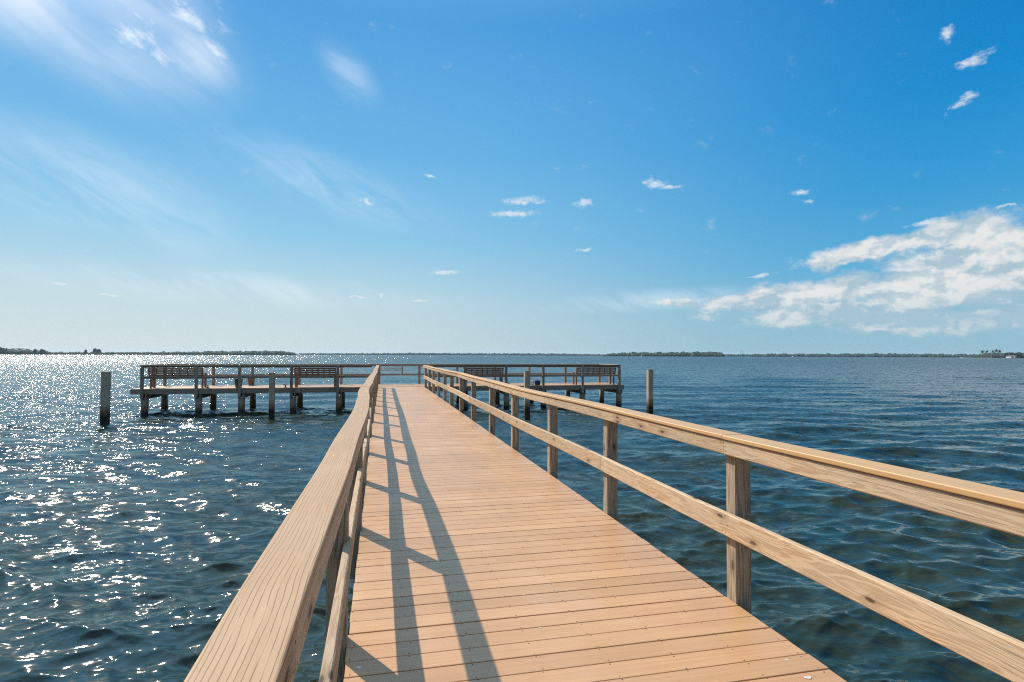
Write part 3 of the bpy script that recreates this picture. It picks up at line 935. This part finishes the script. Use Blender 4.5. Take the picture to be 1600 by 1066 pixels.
def shore(name, label, p0, p1, D, pts, mat, ext0=None, ext1=None, **kw):
    a0 = az_of(p0) if ext0 is None else R(ext0)
    a1 = az_of(p1) if ext1 is None else R(ext1)
    return wood_mass(name, label, a0, a1, D, prof(pts, D, kw.pop('bn', .14), len(label), a0, a1), mat, **kw)

shore('mangrove_shore', 'long low dark green mangrove shore on the left horizon', 0, 466, 1500,
      [(-900, 6), (0, 6.2), (40, 6), (60, 4.2), (70, 5), (80, 2.8), (250, 3.4), (330, 4.6), (440, 5.6), (458, 4), (466, .6)], MAT['mangrove'], ext0=-62)
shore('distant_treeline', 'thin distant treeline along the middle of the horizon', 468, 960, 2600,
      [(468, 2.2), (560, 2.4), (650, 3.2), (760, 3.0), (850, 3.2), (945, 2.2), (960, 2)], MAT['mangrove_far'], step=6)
shore('mangrove_island', 'flat topped green mangrove island right of the middle of the horizon', 938, 1132, 1500,
      [(938, .8), (950, 3.6), (975, 5.2), (1060, 6), (1120, 6.2), (1129, 5), (1132, 1)], MAT['mangrove'])
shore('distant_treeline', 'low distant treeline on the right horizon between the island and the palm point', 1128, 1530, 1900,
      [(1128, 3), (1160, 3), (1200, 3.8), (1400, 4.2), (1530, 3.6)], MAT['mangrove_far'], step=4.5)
shore('wooded_point', 'wooded point of land with scrub on the far right horizon', 1505, 1640, 1250,
      [(1505, .5), (1530, 4), (1545, 5.2), (1575, 6), (1600, 6.5), (2600, 7)], MAT['palm'], ext1=112, step=2.6)

def ground_strip(label, a0, a1, D, w0):
    V, F = [], []
    k = 60
    for i in range(k + 1):
        a = a0 + (a1 - a0) * i / k
        for (rr, zz) in ((D - w0 + 2 * math.sin(i * 1.7), WATER - .4), (D - w0 * .4, WATER + .35), (D + 300, WATER + .6)):
            V.append((rr * math.sin(a), rr * math.cos(a), zz))
    for i in range(k):
        for q in range(2):
            b0 = i * 3 + q; F.append((b0, b0 + 1, b0 + 4, b0 + 3))
    tag(mesh_obj('shore_ground', V, F, MAT['sand']), label, None, kind='structure')
ground_strip('pale sandy shore under the wooded point', az_of(1500), R(112), 1246, 12)
ground_strip('shore under the left mangroves', R(-62), az_of(300), 1520, 8)

def round_tree(px_, D, h, wd, label, mat='palm', name='tree'):
    a = az_of(px_); x, y_ = D * math.sin(a), D * math.cos(a)
    t_ = thing(name, label, 'tree', (x, y_, WATER + .4), 'trees standing above the far shore')
    sweep('trunk', [(x, y_, WATER), (x + .2, y_, WATER + h * .6)], .5, .5, MAT['trunk'], t_, side=(1, 0, 0), circ=6)
    iv, if_ = ico(); V, F = [], []
    for q in range(60):
        d = rng.normal(size=3); d /= np.linalg.norm(d); rad = rng.random() ** .4
        c_ = np.array([x, y_, WATER + h * .64]) + d * rad * np.array([wd / 2, wd / 2, h * .34])
        k0 = len(V); s = h * rng.uniform(.05, .12)
        for p in iv * s + c_: V.append(p)
        F += [(i + k0, j + k0, k + k0) for (i, j, k) in if_]
    mesh_obj('crown', np.array(V), F, MAT[mat], t_)

def palm_tree(px_, D, h, label, sc=1.0):
    a = az_of(px_); x, y_ = D * math.sin(a), D * math.cos(a)
    t_ = thing('palm_tree', label, 'palm tree', (x, y_, WATER + .4), 'palms on the wooded point')
    top = Vector((x + .6, y_, WATER + h))
    sweep('trunk', [(x, y_, WATER), (x + .1, y_, WATER + h * .5), top], .45, .45, MAT['trunk'], t_, side=(1, 0, 0), circ=7)
    V, F = [], []
    for q in range(22):
        a_ = q * 2.4; up = rng.uniform(-.4, 1.8); ln = rng.uniform(2.4, 3.4) * sc
        d = Vector((math.cos(a_), math.sin(a_), 0)); sd = Vector((-d.y, d.x, 0))
        k0 = len(V)
        for i in range(5):
            f = i / 4
            p = top + d * ln * f + Vector((0, 0, up * ln * f - 1.1 * ln * f * f * .7))
            wd = .55 * sc * math.sin(math.pi * min(.95, f * .85 + .12))
            V += [p - sd * wd + Vector((0, 0, -.25 * wd)), p + Vector((0, 0, .12)), p + sd * wd + Vector((0, 0, -.25 * wd))]
        for i in range(4):
            b0 = k0 + i * 3
            F += [(b0, b0 + 1, b0 + 4, b0 + 3), (b0 + 1, b0 + 2, b0 + 5, b0 + 4)]
    mesh_obj('crown', [tuple(v) for v in V], F, MAT['palm'], t_)
for px_, h, lab in ((1534.5, 12.0, 'palm furthest left on the wooded point'), (1541.5, 11.6, 'second palm from the left on the wooded point'),
                    (1551, 12.4, 'third palm from the left on the wooded point'), (1556, 14.0, 'tallest palm in the clump on the wooded point'), (1561, 13.0, 'rightmost palm in the clump on the wooded point')):
    palm_tree(px_, 1235, h * 0.84, lab, 1.15)
for px_, h, wd, lab in ((1576, 9.5, 12, 'broad dark tree behind the white houses on the right point'), (1592, 9.8, 12, 'rounded dark tree near the right edge of the picture')):
    round_tree(px_, 1240, h, wd, lab)
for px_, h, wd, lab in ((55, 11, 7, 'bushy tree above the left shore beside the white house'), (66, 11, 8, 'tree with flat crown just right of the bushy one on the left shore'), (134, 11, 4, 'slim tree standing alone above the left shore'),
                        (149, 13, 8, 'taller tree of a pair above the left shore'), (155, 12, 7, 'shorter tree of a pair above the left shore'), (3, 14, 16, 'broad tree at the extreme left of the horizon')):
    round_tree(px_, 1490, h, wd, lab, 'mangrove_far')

def house(px_, D, w_, h, label, z=0.6):
    a = az_of(px_); x, y_ = D * math.sin(a), D * math.cos(a)
    t_ = thing('house', label, 'house', (x, y_, WATER + z), 'small waterside houses')
    z0 = WATER + z
    box('wall', (x - w_ / 2, y_ - 4, z0), (x + w_ / 2, y_ + 4, z0 + h), MAT['white'], t_)
    V = [(x - w_ / 2 - .5, y_ - 4.6, z0 + h + .01), (x + w_ / 2 + .5, y_ - 4.6, z0 + h + .01), (x + w_ / 2 + .5, y_ + 4.6, z0 + h + .01), (x - w_ / 2 - .5, y_ + 4.6, z0 + h + .01),
         (x - w_ / 2 - .5, y_, z0 + h + 1.8), (x + w_ / 2 + .5, y_, z0 + h + 1.8)]
    mesh_obj('roof', V, [(0, 1, 5, 4), (2, 3, 4, 5), (0, 4, 3), (1, 2, 5), (0, 3, 2, 1)], MAT['roof'], t_)
    for q in (-.28, .28):
        box('window', (x + q * w_ - .6, y_ - 4.06, z0 + h * .35), (x + q * w_ + .6, y_ - 4.01, z0 + h * .75), MAT['glass'], t_)
house(1577, 1222, 3.2, 2.6, 'left one of the two tiny white houses on the right point')
house(1582.5, 1222, 3.4, 2.6, 'right one of the two tiny white houses on the right point')
house(27, 1485, 5, 3, 'small white house above the trees at the left end of the horizon', z=6.4)
house(39, 1485, 5, 3, 'second small white house above the left shore, nearer the bushy tree', z=6.4)

def mast(px_, D, h, label):
    a = az_of(px_); x, y_ = D * math.sin(a), D * math.cos(a)
    t_ = thing('mast', label, 'mast', (x, y_, WATER), 'two thin masts above the right treeline')
    sweep('pole', [(x, y_, WATER), (x, y_, WATER + h)], 0.8, 0.8, MAT['steel'], t_, side=(1, 0, 0), circ=8)
    box('platform', (x - 1.6, y_ - 1, WATER + h * .86), (x + 1.6, y_ + 1, WATER + h * .89), MAT['steel'], t_)
mast(1157, 1880, 17, 'left and thinner of the two masts above the treeline')
mast(1160, 1880, 18, 'right one of the two masts above the treeline')

def boat(px_, D, ln, label):
    a = az_of(px_); x, y_ = D * math.sin(a), D * math.cos(a)
    t_ = thing('motor_boat', label, 'boat', (x, y_, WATER), 'small white boats far out on the bay')
    V, F = [], []
    st = [(-.5, .34, .8), (-.2, .38, .8), (.15, .34, .85), (.38, .18, .95), (.5, .01, 1.05)]
    for (f, hw, zt) in st:
        X = x + f * ln
        V += [(X, y_ - hw * ln * .35, WATER + zt), (X, y_ - hw * ln * .22, WATER - .2), (X, y_ + hw * ln * .22, WATER - .2), (X, y_ + hw * ln * .35, WATER + zt)]
    for i in range(4):
        for q in range(4):
            b0 = i * 4 + q; b1 = i * 4 + (q + 1) % 4
            F.append((b0, b1, b1 + 4, b0 + 4))
    F += [(3, 2, 1, 0), (16, 17, 18, 19)]
    mesh_obj('hull', V, F, MAT['white'], t_)
    box('cabin', (x - ln * .18, y_ - .7, WATER + .9), (x + ln * .12, y_ + .7, WATER + 2.2), MAT['white'], t_)
    box('windscreen', (x + ln * .125, y_ - .6, WATER + 1.2), (x + ln * .14, y_ + .6, WATER + 2.0), MAT['glass'], t_)
boat(794.5, 900, 7, 'white boat far out left of the island, seen above the right half of the platform')
boat(1003, 900, 4.5, 'tiny white boat in front of the mangrove island')
boat(1239, 1100, 4.5, 'tiny white boat below the right treeline')

# ------------------------------------------------------------------ haze
V = [(x, y_, z) for z in (WATER - 4.8, 32) for (x, y_) in ((-7600, -7600), (7600, -7600), (7600, 7600), (-7600, 7600))]
hz_m = bpy.data.materials.new('sea_haze'); hz_m.use_nodes = True
ht = NT(hz_m.node_tree); ht.n.clear()
ho = ht.node('ShaderNodeOutputMaterial'); hv = ht.node('ShaderNodeVolumePrincipled')
hv.inputs['Color'].default_value = (0.66, 0.84, 1.0, 1)
hv.inputs['Density'].default_value = 0.00006
hv.inputs['Anisotropy'].default_value = 0.2
ht.l.new(hv.outputs[0], ho.inputs['Volume'])
hz = mesh_obj('haze', V, [(3, 2, 1, 0), (4, 5, 6, 7), (0, 1, 5, 4), (1, 2, 6, 5), (2, 3, 7, 6), (3, 0, 4, 7)], hz_m)
tag(hz, 'thin sea haze over the bay', None, kind='stuff')

# ------------------------------------------------------------------ render settings
S.render.engine = 'CYCLES'
S.cycles.use_denoising = False
S.cycles.filter_width = 1.15
S.cycles.max_bounces = 6
S.cycles.glossy_bounces = 3
S.cycles.diffuse_bounces = 3
S.cycles.sample_clamp_indirect = 8
S.cycles.caustics_reflective = False
S.cycles.caustics_refractive = False
